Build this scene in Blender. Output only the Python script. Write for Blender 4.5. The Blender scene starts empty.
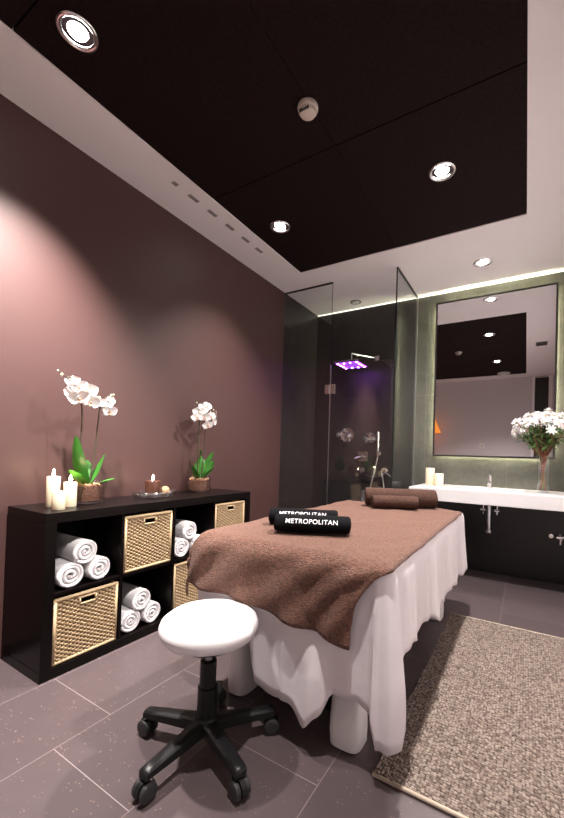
import bpy, bmesh, math, random
from mathutils import Vector, Matrix, Euler, noise
from math import sin, cos, pi, radians as rad

scene = bpy.context.scene
COL = scene.collection
random.seed(7)

# ------------------------------------------------------------------ camera
CAM = (2.3208, -1.0816, 1.1011)
YAW, PIT, ROL, FPX, CX, CY = 0.5310, 0.0152, 0.0306, 371.66, 307.95, 449.42
W, H = 564, 818
fw = Vector((-sin(YAW)*cos(PIT), cos(YAW)*cos(PIT), sin(PIT)))
r0 = Vector((cos(YAW), sin(YAW), 0)); u0 = r0.cross(fw)
r1 = r0*cos(ROL) + u0*sin(ROL); u1 = -r0*sin(ROL) + u0*cos(ROL)
cd = bpy.data.cameras.new('camera'); cam = bpy.data.objects.new('camera', cd); COL.objects.link(cam)
m = Matrix((r1, u1, -fw)).transposed().to_4x4(); m.translation = Vector(CAM)
cam.matrix_world = m
cd.sensor_fit = 'VERTICAL'; cd.sensor_height = 36; cd.sensor_width = 36*W/H
cd.lens = 36*FPX/H
cd.shift_x = (W/2 - CX)/H; cd.shift_y = (CY - H/2)/H
cd.clip_start = 0.02
scene.camera = cam

# ------------------------------------------------------------------ view, world, lights
vs = scene.view_settings
vs.view_transform = 'Standard'; vs.look = 'None'; vs.gamma = 1.0; vs.use_curve_mapping = False
vs.exposure = 1.48
try:
    scene.cycles.max_bounces = 10; scene.cycles.diffuse_bounces = 6; scene.cycles.glossy_bounces = 5
    scene.cycles.transparent_max_bounces = 16; scene.cycles.sample_clamp_indirect = 4.0
except Exception: pass
world = bpy.data.worlds.new('world'); scene.world = world; world.use_nodes = True
world.node_tree.nodes['Background'].inputs[0].default_value = (.9, .85, .85, 1)
world.node_tree.nodes['Background'].inputs[1].default_value = 0.25

CEIL = 2.876
SPOTS = [  # x, y, watts, where it sits
    (0.634, -0.26, 310, 83, 14), (0.63, 1.265, 58, 92, 8), (1.84, 1.27, 165, 144, 0), (1.84, -0.35, 100, 112, 0),
    (1.955, 2.54, 34, 130, 0)]
for sx, sy, watts, beam, tilt in SPOTS:      # the two lamps by the mauve wall are swivelled a little towards it
    L = bpy.data.lights.new('downlight_beam', 'SPOT'); L.energy = watts; L.color = (1, .93, .88)
    L.spot_size = rad(beam); L.spot_blend = 0.95; L.shadow_soft_size = 0.035
    o = bpy.data.objects.new('downlight_beam', L); o.location = (sx, sy, CEIL - .035); o.rotation_euler = (0, rad(tilt), 0); COL.objects.link(o)

# ------------------------------------------------------------------ materials
def mat(name, col, rough=.5, metal=0, bump=None, emit=None, **kw):
    m = bpy.data.materials.new(name); m.use_nodes = True
    b = m.node_tree.nodes['Principled BSDF']
    b.inputs['Base Color'].default_value = (*col, 1); b.inputs['Roughness'].default_value = rough
    b.inputs['Metallic'].default_value = metal
    for k, v in kw.items(): b.inputs[k.replace('_', ' ')].default_value = v
    if emit: b.inputs['Emission Color'].default_value = (*emit[0], 1); b.inputs['Emission Strength'].default_value = emit[1]
    if bump:
        nt = m.node_tree; t = nt.nodes.new('ShaderNodeTexNoise'); t.inputs['Scale'].default_value = bump[0]; t.inputs['Detail'].default_value = 3
        c = nt.nodes.new('ShaderNodeTexCoord'); nt.links.new(c.outputs['Object'], t.inputs['Vector'])
        bn = nt.nodes.new('ShaderNodeBump'); bn.inputs['Strength'].default_value = bump[1]; bn.inputs['Distance'].default_value = bump[2] if len(bump) > 2 else .004
        nt.links.new(t.outputs['Fac'], bn.inputs['Height']); nt.links.new(bn.outputs[0], b.inputs['Normal'])
        if len(bump) > 3:   # colour mottling of the cloth itself
            r = nt.nodes.new('ShaderNodeValToRGB'); t2 = nt.nodes.new('ShaderNodeTexNoise'); t2.inputs['Scale'].default_value = bump[3]; t2.inputs['Detail'].default_value = 4
            nt.links.new(c.outputs['Object'], t2.inputs['Vector'])
            r.color_ramp.elements[0].position = .35; r.color_ramp.elements[1].position = .65
            r.color_ramp.elements[0].color = (*[x*.66 for x in col], 1); r.color_ramp.elements[1].color = (*[min(1, x*1.25) for x in col], 1)
            nt.links.new(t2.outputs['Fac'], r.inputs[0]); nt.links.new(r.outputs[0], b.inputs['Base Color'])
    return m

class NT:
    def __init__(s, m): s.nt = m.node_tree; s.b = s.nt.nodes['Principled BSDF']
    def n(s, t, **kw):
        x = s.nt.nodes.new(t)
        for k, v in kw.items(): setattr(x, k, v)
        return x
    def l(s, a, b): s.nt.links.new(a, b)
    def math(s, op, a, b=None, c=None):
        x = s.n('ShaderNodeMath', operation=op)
        for i, v in enumerate((a, b, c)):
            if v is None: continue
            if isinstance(v, (int, float)): x.inputs[i].default_value = v
            else: s.l(v, x.inputs[i])
        return x.outputs[0]
    def mix(s, f, a, b):
        x = s.n('ShaderNodeMix', data_type='RGBA')
        for i, v in ((0, f), (6, a), (7, b)):
            if isinstance(v, tuple): x.inputs[i].default_value = (*v, 1)
            elif isinstance(v, (int, float)): x.inputs[i].default_value = v
            else: s.l(v, x.inputs[i])
        return x.outputs[2]
    def noise(s, vec, scale, detail=3):
        t = s.n('ShaderNodeTexNoise'); t.inputs['Scale'].default_value = scale; t.inputs['Detail'].default_value = detail
        s.l(vec, t.inputs['Vector']); return t.outputs['Fac']
    def ramp(s, f, p0, p1, c0=(0, 0, 0), c1=(1, 1, 1)):
        r = s.n('ShaderNodeValToRGB'); e = r.color_ramp.elements
        e[0].position = p0; e[1].position = p1; e[0].color = (*c0, 1); e[1].color = (*c1, 1)
        s.l(f, r.inputs[0]); return r.outputs[0]
    def bump(s, h, st, dist):
        x = s.n('ShaderNodeBump'); x.inputs['Strength'].default_value = st; x.inputs['Distance'].default_value = dist
        s.l(h, x.inputs['Height']); s.l(x.outputs[0], s.b.inputs['Normal'])

def glass(name, tint, rough=0.0, refl=1.6):
    m = bpy.data.materials.new(name); m.use_nodes = True; nt = m.node_tree
    nt.nodes.remove(nt.nodes['Principled BSDF']); out = nt.nodes['Material Output']
    t = nt.nodes.new('ShaderNodeBsdfTransparent'); t.inputs[0].default_value = (*tint, 1)
    g = nt.nodes.new('ShaderNodeBsdfGlossy'); g.inputs['Roughness'].default_value = rough
    lw = nt.nodes.new('ShaderNodeLayerWeight'); lw.inputs[0].default_value = .5      # Schlick: the same from both sides of a pane
    p = nt.nodes.new('ShaderNodeMath'); p.operation = 'POWER'; p.inputs[1].default_value = 5; nt.links.new(lw.outputs['Facing'], p.inputs[0])
    f = nt.nodes.new('ShaderNodeMath'); f.operation = 'MULTIPLY_ADD'; f.inputs[1].default_value = .9; f.inputs[2].default_value = .04 * refl; nt.links.new(p.outputs[0], f.inputs[0])
    x = nt.nodes.new('ShaderNodeMixShader')
    nt.links.new(f.outputs[0], x.inputs[0]); nt.links.new(t.outputs[0], x.inputs[1]); nt.links.new(g.outputs[0], x.inputs[2])
    nt.links.new(x.outputs[0], out.inputs[0]); return m

M = {}
M['white_paint'] = mat('white_paint', (.90, .86, .875), .6)
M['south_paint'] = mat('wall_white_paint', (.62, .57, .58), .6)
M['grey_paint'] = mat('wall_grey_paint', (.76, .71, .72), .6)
M['mauve'] = mat('mauve_paint', (.072, .033, .030), .5, bump=(260, .08, .002))
M['panel'] = mat('dark_acoustic_panel', (.014, .007, .0075), .85, Specular_IOR_Level=.12, bump=(160, .6, .004, 60))
M['seam'] = mat('panel_seam', (.006, .004, .004), .9)
M['baseboard'] = mat('dark_baseboard', (.02, .012, .012), .4)
M['black_wood'] = mat('black_brown_wood', (.0035, .0022, .0022), .3, Specular_IOR_Level=.16, bump=(40, .05, .001))
M['chrome'] = mat('chrome', (.85, .85, .87), .12, 1)
M['steel'] = mat('brushed_steel', (.6, .6, .6), .3, 1)
M['black_plastic'] = mat('black_plastic', (.008, .008, .009), .38, Specular_IOR_Level=.3)
M['rubber'] = mat('black_rubber', (.02, .02, .022), .5)
M['vinyl'] = mat('white_vinyl', (.80, .78, .79), .35, bump=(300, .05, .001))
M['plastic_white'] = mat('white_plastic', (.74, .72, .72), .4)
M['ceramic'] = mat('white_solid_surface', (.66, .64, .65), .25)
M['sheet'] = mat('white_cotton_sheet', (.74, .70, .72), .85, bump=(14, .25, .01))
M['terry_white'] = mat('white_terry', (.76, .74, .75), .95, bump=(420, .7, .004))
M['terry_brown'] = mat('brown_terry', (.150, .068, .045), .95, bump=(190, 1.0, .010, 85), Sheen_Weight=.08, Sheen_Roughness=.5)
M['terry_dark'] = mat('dark_brown_terry', (.056, .022, .013), .95, bump=(200, .9, .006, 70))
M['terry_black'] = mat('black_terry', (.0035, .0035, .0045), .95, Specular_IOR_Level=.12, bump=(420, .5, .003))
M['thread'] = mat('white_thread', (.85, .85, .87), .7)
M['wax'] = mat('ivory_wax', (.82, .73, .53), .5, Subsurface_Weight=.3)
M['wick'] = mat('charred_wick', (.02, .015, .01), .9)
M['flame'] = mat('flame', (1, .8, .5), .5, emit=((1, .74, .44), 40))
M['brown_wax'] = mat('brown_wax', (.06, .02, .012), .4)
M['rattan_ball'] = mat('rattan_ball', (.45, .28, .15), .8, bump=(80, .9, .01, 70))
M['bark'] = mat('bark_chips', (.13, .052, .030), .9, bump=(90, 1.0, .01, 110))
M['leaf'] = mat('orchid_leaf', (.045, .19, .025), .35, bump=(30, .1, .003))
M['stem'] = mat('flower_stem', (.06, .045, .025), .6)
M['petal'] = mat('white_petal', (.86, .83, .82), .6, Subsurface_Weight=.15)
M['lip'] = mat('orchid_lip', (.65, .42, .30), .6)
M['bud'] = mat('orchid_bud', (.55, .58, .35), .6)
M['foliage'] = mat('bouquet_foliage', (.085, .19, .045), .5)
M['stalk'] = mat('bouquet_stalk', (.17, .05, .024), .6)
M['core'] = mat('flower_core', (.62, .62, .35), .7)
M['led_core'] = mat('downlight_lens', (1, 1, 1), .5, emit=((1, .96, .92), 22))
M['led_mag'] = mat('magenta_led', (1, .3, 1), .5, emit=((.80, .12, 1.0), 26))
M['led_blue'] = mat('violet_led', (.4, .3, 1), .5, emit=((.30, .12, 1.0), 30))
M['led_panel'] = mat('lit_shower_plate', (.25, .12, .35), .3, emit=((.28, .04, .60), .5))
M['cove'] = mat('cove_light', (1, 1, .9), .5, emit=((1, 1, .80), .75))
M['backlight'] = mat('mirror_backlight', (1, 1, .9), .5, emit=((1, .98, .66), 45))
M['mirror'] = mat('mirror_glass', (.80, .79, .80), 0.0, 1)
M['black_metal'] = mat('black_metal', (.010, .008, .008), .4)
M['dark_door'] = mat('dark_door', (.012, .008, .008), .4)
M['orange'] = mat('orange_shade', (.62, .20, .04), .6, emit=((1, .32, .05), .35))
M['grille'] = mat('grey_grille', (.16, .15, .155), .6)
M['grille_open'] = mat('grey_slot', (.16, .145, .15), .8)
M['slot'] = mat('pale_grey_slot', (.42, .39, .395), .7)
M['grille_dark'] = mat('dark_slot', (.02, .02, .02), .8)
M['detector'] = mat('ivory_detector', (.62, .55, .48), .45)
M['glass'] = glass('shower_glass', (.965, .975, .97), refl=1.5)
M['glass_edge'] = mat('glass_edge', (.010, .014, .013), .15)
M['clear'] = glass('clear_glass', (.985, .99, .99), refl=1.0)
M['crystal'] = glass('crystal_glass', (.93, .94, .95), refl=7, rough=.10)
M['under_panel'] = mat('black_gloss_panel', (.008, .006, .007), .3)

def slate(name, c0, c1, cj):
    m = mat(name, (.07, .075, .06), .42); n = NT(m)
    g = n.n('ShaderNodeNewGeometry'); s = n.n('ShaderNodeSeparateXYZ'); n.l(g.outputs['Position'], s.inputs[0])
    # coordinate along the wall: x on the back wall, y on the side wall (they meet in the corner)
    u = n.math('SUBTRACT', s.outputs[0], n.math('MULTIPLY', s.outputs[1], 1.0))
    cu = n.math('ABSOLUTE', n.math('SUBTRACT', n.math('FRACT', n.math('DIVIDE', n.math('SUBTRACT', u, 2.16 - 3.02 - 7.85), .785)), .5))
    cv = n.math('ABSOLUTE', n.math('SUBTRACT', n.math('FRACT', n.math('DIVIDE', n.math('ADD', s.outputs[2], .61), 1.2)), .5))
    j = n.math('MAXIMUM', n.math('GREATER_THAN', cu, .5 - .0026), n.math('GREATER_THAN', cv, .5 - .0016))
    f1 = n.noise(g.outputs['Position'], 5, 6); f2 = n.noise(g.outputs['Position'], 38, 4)
    f = n.math('ADD', n.math('MULTIPLY', f1, .6), n.math('MULTIPLY', f2, .4))
    c = n.ramp(f, .32, .68, c0, c1)
    n.l(n.mix(j, c, cj), n.b.inputs['Base Color'])
    n.bump(n.math('SUBTRACT', f, n.math('MULTIPLY', j, .6)), .35, .006)
    return m
M['slate'] = slate('slate_tile', (.050, .050, .043), (.100, .098, .084), (.115, .115, .105))
M['shower_tile'] = slate('dark_shower_tile', (.022, .018, .018), (.042, .036, .036), (.06, .055, .055))

def floor_mat():
    m = mat('floor_tile', (.1, .08, .08), .33); n = NT(m)
    g = n.n('ShaderNodeNewGeometry'); s = n.n('ShaderNodeSeparateXYZ'); n.l(g.outputs['Position'], s.inputs[0])
    xu = n.math('DIVIDE', n.math('SUBTRACT', s.outputs[0], .41 - 4.44), .444)
    col = n.math('FLOOR', xu)
    yu = n.math('DIVIDE', n.math('SUBTRACT', n.math('ADD', s.outputs[1], .135 + 6.0), n.math('MULTIPLY', n.math('SUBTRACT', col, 10), .385)), .6)
    row = n.math('FLOOR', yu)
    dx = n.math('ABSOLUTE', n.math('SUBTRACT', n.math('FRACT', xu), .5)); dy = n.math('ABSOLUTE', n.math('SUBTRACT', n.math('FRACT', yu), .5))
    j = n.math('MAXIMUM', n.math('GREATER_THAN', dx, .5 - .0026), n.math('GREATER_THAN', dy, .5 - .0024))
    wn = n.n('ShaderNodeTexWhiteNoise', noise_dimensions='2D'); cb = n.n('ShaderNodeCombineXYZ'); n.l(col, cb.inputs[0]); n.l(row, cb.inputs[1]); n.l(cb.outputs[0], wn.inputs['Vector'])
    base = n.mix(wn.outputs['Value'], (.078, .059, .062), (.097, .073, .076))
    mott = n.noise(g.outputs['Position'], 9, 5)
    base = n.mix(n.math('MULTIPLY', mott, .35), base, (.055, .040, .043))
    v = n.n('ShaderNodeTexVoronoi'); v.inputs['Scale'].default_value = 75; n.l(g.outputs['Position'], v.inputs['Vector'])
    pick = n.math('GREATER_THAN', n.noise(g.outputs['Position'], 22, 2), .56)
    sp = n.math('MULTIPLY', n.math('LESS_THAN', v.outputs['Distance'], .20), pick)
    base = n.mix(n.math('MULTIPLY', sp, .55), base, (.30, .21, .18))
    n.l(n.mix(j, base, (.24, .185, .185)), n.b.inputs['Base Color'])
    n.bump(n.math('SUBTRACT', 1, j), .3, .002)
    return m
M['floor'] = floor_mat()

def rug_mat():
    m = mat('woven_rug', (.3, .22, .16), .95); n = NT(m)
    g = n.n('ShaderNodeTexCoord'); mp = n.n('ShaderNodeMapping'); mp.inputs['Scale'].default_value = (88, 104, 1); n.l(g.outputs['Object'], mp.inputs[0])
    v = n.n('ShaderNodeTexVoronoi', voronoi_dimensions='2D'); v.inputs['Scale'].default_value = 1; v.inputs['Randomness'].default_value = .55; n.l(mp.outputs[0], v.inputs['Vector'])
    wn = n.n('ShaderNodeTexWhiteNoise', noise_dimensions='3D'); n.l(v.outputs['Color'], wn.inputs['Vector'])
    yarn = n.ramp(wn.outputs['Value'], .0, 1.0, (.115, .076, .060), (.41, .335, .285))
    big = n.noise(g.outputs['Object'], 7, 3)
    yarn = n.mix(n.math('MULTIPLY', big, .35), yarn, (.22, .17, .145))
    edge = n.ramp(v.outputs['Distance'], .40, .72)
    n.l(n.mix(edge, yarn, (.035, .020, .014)), n.b.inputs['Base Color'])
    n.bump(n.math('SUBTRACT', 1, v.outputs['Distance']), 1.0, .012)
    return m
M['rug'] = rug_mat()
M['rug_edge'] = mat('rug_binding', (.50, .42, .33), .9, bump=(200, .5, .003))
def straw(name, c0, c1):
    m = mat(name, c0, .75); n = NT(m)
    g = n.n('ShaderNodeTexCoord'); f = n.noise(g.outputs['Object'], 130, 4)
    n.l(n.ramp(f, .3, .7, c0, c1), n.b.inputs['Base Color']); n.bump(f, .5, .003); return m
M['straw'] = straw('sea_grass', (.21, .125, .058), (.52, .385, .23))
M['straw_rim'] = straw('sea_grass_rim', (.40, .27, .14), (.62, .48, .30))
M['straw_back'] = mat('basket_lining', (.12, .065, .025), .9)

# ------------------------------------------------------------------ geometry helpers
def link(name, bm, m, parent=None, smooth=False, loc=None):
    me = bpy.data.meshes.new(name); bmesh.ops.recalc_face_normals(bm, faces=bm.faces[:]); bm.to_mesh(me); bm.free()
    for mm in (m if isinstance(m, (list, tuple)) else [m]): me.materials.append(mm)
    if smooth:
        me.shade_smooth()
        if smooth != True: me.set_sharp_from_angle(angle=rad(smooth))
    o = bpy.data.objects.new(name, me); COL.objects.link(o)
    if parent: o.parent = parent
    if loc: o.location = loc
    return o
def tag(o, label, cat, group=None):
    o['label'] = label; o['category'] = cat
    if group: o['group'] = group
    return o
def thing(name, label, cat, loc=(0, 0, 0), rz=0, group=None):
    o = bpy.data.objects.new(name, None); COL.objects.link(o); o.location = loc; o.rotation_euler = (0, 0, rz); o.empty_display_size = .05
    return tag(o, label, cat, group)
def struct(name, bm, m, parent=None, smooth=False):
    o = link(name, bm, m, parent, smooth)
    if not parent: o['kind'] = 'structure'
    return o
def dup(root, loc, rot=None, label=None, group=None, scale=None):
    r = root.copy(); COL.objects.link(r); r.location = loc
    if rot is not None: r.rotation_euler = rot if isinstance(rot, tuple) else (0, 0, rot)
    if scale: r.scale = scale
    if label: r['label'] = label
    if group: r['group'] = group
    for ch in list(root.children):
        c = ch.copy(); COL.objects.link(c); c.parent = r
        for g in ch.children:
            d = g.copy(); COL.objects.link(d); d.parent = c
    return r
def BM(): return bmesh.new()
def box(bm, x0, x1, y0, y1, z0, z1, bev=0, mi=0):
    r = bmesh.ops.create_cube(bm, size=1)
    for v in r['verts']: v.co = Vector((x0 + (v.co.x + .5)*(x1 - x0), y0 + (v.co.y + .5)*(y1 - y0), z0 + (v.co.z + .5)*(z1 - z0)))
    fs = list({f for v in r['verts'] for f in v.link_faces})
    for f in fs: f.material_index = mi
    if bev: bmesh.ops.bevel(bm, geom=list({e for f in fs for e in f.edges}), offset=bev, segments=2, affect='EDGES', profile=.5)
    return bm
def bx(*a, **k): return box(BM(), *a, **k)
def lathe(bm, prof, n=24, c=(0, 0, 0), mi=0, sx=1, sy=1):
    rings = []
    for r, z in prof:
        if r < 1e-6: rings.append([bm.verts.new((c[0], c[1], c[2] + z))])
        else: rings.append([bm.verts.new((c[0] + r*sx*cos(2*pi*i/n), c[1] + r*sy*sin(2*pi*i/n), c[2] + z)) for i in range(n)])
    for a, b in zip(rings, rings[1:]):
        for i in range(n):
            j = (i+1) % n
            vs_ = [a[i] if len(a) > 1 else a[0], a[j] if len(a) > 1 else None, b[j] if len(b) > 1 else b[0], b[i] if len(b) > 1 else None]
            vs_ = [v for v in vs_ if v]
            if len(set(vs_)) >= 3:
                f = bm.faces.new(vs_); f.material_index = mi
    return bm
def tube(bm, pts, rad_, n=8, mi=0, caps=True):
    pts = [Vector(p) for p in pts]; rr = rad_ if isinstance(rad_, (list, tuple)) else [rad_]*len(pts)
    rings = []; up = None
    for i, p in enumerate(pts):
        d = (pts[min(i+1, len(pts)-1)] - pts[max(i-1, 0)]).normalized()
        if up is None: up = d.orthogonal().normalized()
        up = (up - d*up.dot(d)).normalized(); s = d.cross(up)
        rings.append([bm.verts.new(p + (up*cos(2*pi*k/n) + s*sin(2*pi*k/n))*rr[i]) for k in range(n)])
    for a, b in zip(rings, rings[1:]):
        for k in range(n):
            f = bm.faces.new((a[k], a[(k+1) % n], b[(k+1) % n], b[k])); f.material_index = mi
    if caps:
        bm.faces.new(rings[0][::-1]).material_index = mi; bm.faces.new(rings[-1]).material_index = mi
    return bm
def grid(bm, P, closed=False, mi=0):
    V = [[bm.verts.new(p) for p in row] for row in P]
    for a, b in zip(V, V[1:]):
        n = len(a)
        for i in range(n if closed else n-1):
            j = (i+1) % n
            f = bm.faces.new((a[i], a[j], b[j], b[i])); f.material_index = mi
    return V
def bez(a, b, c, n=10):
    a, b, c = Vector(a), Vector(b), Vector(c)
    return [a*(1-t)**2 + b*2*t*(1-t) + c*t*t for t in [i/n for i in range(n+1)]]
def xform(bm, mtx, verts=None):
    bmesh.ops.transform(bm, matrix=mtx, verts=verts or bm.verts[:]); return bm

# ------------------------------------------------------------------ the setting
YB, YG, XS, XR, YS = 3.02, 2.271, 1.2527, 2.82, -1.95
TH = .1
struct('floor', bx(-TH, XR+TH, YS-TH, YB+TH, -.08, 0), M['floor'])
struct('wall_left', bx(-TH, 0, YS, YG-.004, 0, CEIL), M['mauve'])
struct('wall_shower', bx(-TH, 0, YG-.004, YB, 0, CEIL), M['shower_tile'])
struct('wall_back', bx(XS+.005, XR+TH, YB, YB+TH, 0, CEIL), M['slate'])
struct('wall_shower_back', bx(-TH, XS+.005, YB, YB+TH, 0, CEIL), M['shower_tile'])
struct('wall_right', bx(XR, XR+TH, YS, YB, 0, CEIL), M['grey_paint'])
struct('wall_front', bx(-TH, XR+TH, YS-TH, YS, 0, CEIL), M['south_paint'])
PX0, PX1, PY0, PY1 = .387, 2.2937, -1.60, 1.968
bm = BM()
box(bm, -TH, PX0, YS-TH, YB+TH, CEIL, CEIL+.1); box(bm, PX1, XR+TH, YS-TH, YB+TH, CEIL, CEIL+.1)
box(bm, PX0, PX1, PY1, YB+TH, CEIL, CEIL+.1); box(bm, PX0, PX1, YS-TH, PY0, CEIL, CEIL+.1)
struct('ceiling', bm, M['white_paint'])
bm = BM()   # recessed dark acoustic tiles with open seams
for ya, yb_ in ((PY0, -.40), (-.40, .79), (.79, PY1)):
    for xa, xb in ((PX0, 1.34), (1.34, PX1)):
        box(bm, xa + .0012, xb - .0012, ya + .003, yb_ - .003, CEIL + .006, CEIL + .04, .002)
struct('ceiling_panel', bm, M['panel'])
struct('ceiling_recess', bx(PX0-.0, PX1+.0, PY0, PY1, CEIL+.041, CEIL+.06), M['seam'])
struct('baseboard_left', bx(0, .012, YS, -.215, 0, .07, .003), M['baseboard'])
struct('trim_back', bx(.002, XR-.002, YB-.007, YB-.001, CEIL-.009, CEIL-.003), M['cove'])   # LED strip in the ceiling edge
struct('trim_vanity', bx(1.275, XR-.002, YB-.012, YB-.001, .002, .70), M['under_panel'])
struct('door_1', bx(2.455, 2.69, YS-.02, YS+.02, .002, 2.84, .003), M['dark_door'])
bm = BM()
box(bm, 2.405, 2.45, YS-.02, YS+.035, .002, 2.87, .003); box(bm, 2.695, 2.76, YS-.02, YS+.035, .002, 2.87, .003)
struct('trim_door', bm, M['white_paint'])

# ------------------------------------------------------------------ downlights and ceiling fittings
def downlight(x, y, label):
    t = thing('recessed_downlight', label, 'ceiling light', (x, y, CEIL), 0, 'round recessed downlights')
    bm = BM(); lathe(bm, [(.058, .030), (.058, .004), (.062, -.002), (.070, -.006), (.078, -.004), (.080, .0005)], 32)
    link('trim_ring', bm, M['chrome'], t, True)
    bm = BM(); lathe(bm, [(.0575, .022), (.047, .012), (.040, .004)], 28); link('reflector', bm, M['chrome'], t, True)
    bm = BM(); lathe(bm, [(0, -.012), (.02, -.010), (.034, -.003), (.040, .006), (.040, .02), (0, .02)], 24); link('lens', bm, M['led_core'], t, True)
    return t
DL = ['round downlight in the dark panel straight above the front of the shelf, largest in view',
      'small round downlight in the dark panel nearest the corner above the white orchids',
      'round downlight in the dark panel above the massage table, nearest the mirror',
      'round downlight in the dark panel above the rug, seen only in the mirror',
      'small downlight in the white ceiling strip just above the mirror']
for (sx, sy, *_), lb in zip(SPOTS, DL): downlight(sx, sy, lb)
t = thing('smoke_detector', 'round ivory smoke detector in the middle of the dark ceiling panel', 'smoke detector', (1.325, .508, CEIL+.006))
bm = BM(); lathe(bm, [(.052, 0), (.054, -.010), (.050, -.022), (.044, -.026)], 32); link('base', bm, M['detector'], t, 40)
bm = BM(); lathe(bm, [(.043, -.0265), (.040, -.038), (.028, -.044), (0, -.045)], 32); link('cap', bm, M['detector'], t, 40)
bm = BM()
for a in range(-2, 3): box(bm, -.004+a*.011, .004+a*.011, -.040, -.030, -.0425, -.034)
link('slot', bm, M['grille_dark'], t)
t = thing('ceiling_speaker', 'flat white round ceiling speaker on the dark panel, seen only in the mirror', 'speaker', (1.90, -1.40, CEIL+.006))
bm = BM(); lathe(bm, [(.12, 0), (.12, -.012), (.108, -.018)], 32); link('rim', bm, M['plastic_white'], t, 40)
bm = BM(); lathe(bm, [(.108, -.017), (.05, -.022), (0, -.023)], 32); link('grille_cover', bm, M['plastic_white'], t, 40)
t = thing('slot_air_vent', 'row of thin grey air slots along the white ceiling strip over the mauve wall', 'air vent', (.278, 1.0, CEIL))
for k, yy in enumerate((.55, .71, .89, 1.08, 1.27, 1.45)):
    w = .085 if k else .04
    f = link('slot', bx(-.016, .016, yy-1-w/2, yy-1+w/2, -.004, .001, .001), M['slot'], t)
    g = BM(); box(g, -.011, -.003, yy-1-w/2+.006, yy-1+w/2-.006, -.0048, -.0035); box(g, .003, .011, yy-1-w/2+.006, yy-1+w/2-.006, -.0048, -.0035)
    link('opening', g, M['grille_open'], f)
t = thing('ceiling_vent', 'flat grey rectangular vent in the ceiling, seen in the mirror above the dark door', 'air vent', (2.49, .52, CEIL))
link('frame', bx(-.075, .075, -.10, .10, -.006, .001, .002), M['grille'], t)
bm = BM()
for k in range(6): box(bm, -.062, .062, -.084+k*.03, -.084+k*.03+.016, -.0075, -.005)
link('slat', bm, M['grille_dark'], t)
t = thing('round_vent', 'small round white ceiling vent above the shower', 'air vent', (.60, 2.83, CEIL))
bm = BM(); lathe(bm, [(.062, .001), (.062, -.006), (.052, -.010), (.048, -.003)], 28); link('ring', bm, M['grille'], t, 40)
bm = BM(); lathe(bm, [(.038, -.001), (.036, -.014), (0, -.016)], 24); link('disc', bm, M['plastic_white'], t, 40)

# ------------------------------------------------------------------ cube shelf
SH = (.205, .545)
def shelf():
    t = thing('cube_shelf', 'black-brown open cube shelf with eight cubbies along the mauve wall', 'shelf', (0, 0, 0))
    Y0, Y1, X0, X1 = -.199, 1.291, .012, .400
    m = M['black_wood']
    link('top_panel', bx(X0, X1, Y0, Y1, .74, .79, .002), m, t)
    link('bottom_panel', bx(X0, X1, Y0, Y1, 0.001, .05, .002), m, t)
    link('side_panel', bx(X0, X1, Y0, Y0+.05, .0505, .7395, .001), m, t); link('side_panel', bx(X0, X1, Y1-.05, Y1, .0505, .7395, .001), m, t)
    yy = Y0+.05
    for k in range(4):
        if k: link('divider', bx(X0, X1-.003, yy-.0155, yy-.0005, .0505, .7395), m, t)
        link('shelf_board', bx(X0, X1-.004, yy, yy+.334, .387, .402), m, t)
        yy += .351
    link('added_backing', bx(X0-.006, X0-.0005, Y0+.01, Y1-.01, .01, .78), m, t)  # black sheet added behind the cubbies to keep their insides dark
    return t
shelf()
CELL = [(-.149 + .351*k, -.149 + .351*k + .334) for k in range(4)]
ZLO, ZHI = .0505, .4025

# ------------------------------------------------------------------ baskets
def weave_panel(bm, S, Hh, hole=None, ns=17, nr=30, amp=.0042, x0=0.0):
    """woven rows in the local YZ plane at x=x0, bulging to +x; hole=(ya,yb,za,zb)"""
    n = ns*2
    for r in range(nr):
        z = Hh*(r+.5)/nr
        runs = [(0, S)]
        if hole and hole[2] < z < hole[3]: runs = [(0, hole[0]), (hole[1], S)]
        for ya, yb_ in runs:
            k = max(4, int(n*2*(yb_-ya)/S))
            rows = []
            for i in range(k+1):
                y = ya + (yb_-ya)*i/k
                ph = y/S*ns*pi + (r % 2)*pi
                jx = amp*cos(ph) + random.uniform(-.0007, .0007); jz = random.uniform(-.0006, .0006)
                hh = Hh/nr*.54
                rows.append([(x0 + jx - .001, y, z+jz-hh), (x0 + jx + .0032, y, z+jz-hh*.45), (x0 + jx + .0032, y, z+jz+hh*.45), (x0 + jx - .001, y, z+jz+hh)])
            grid(bm, rows)
    return bm
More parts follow.
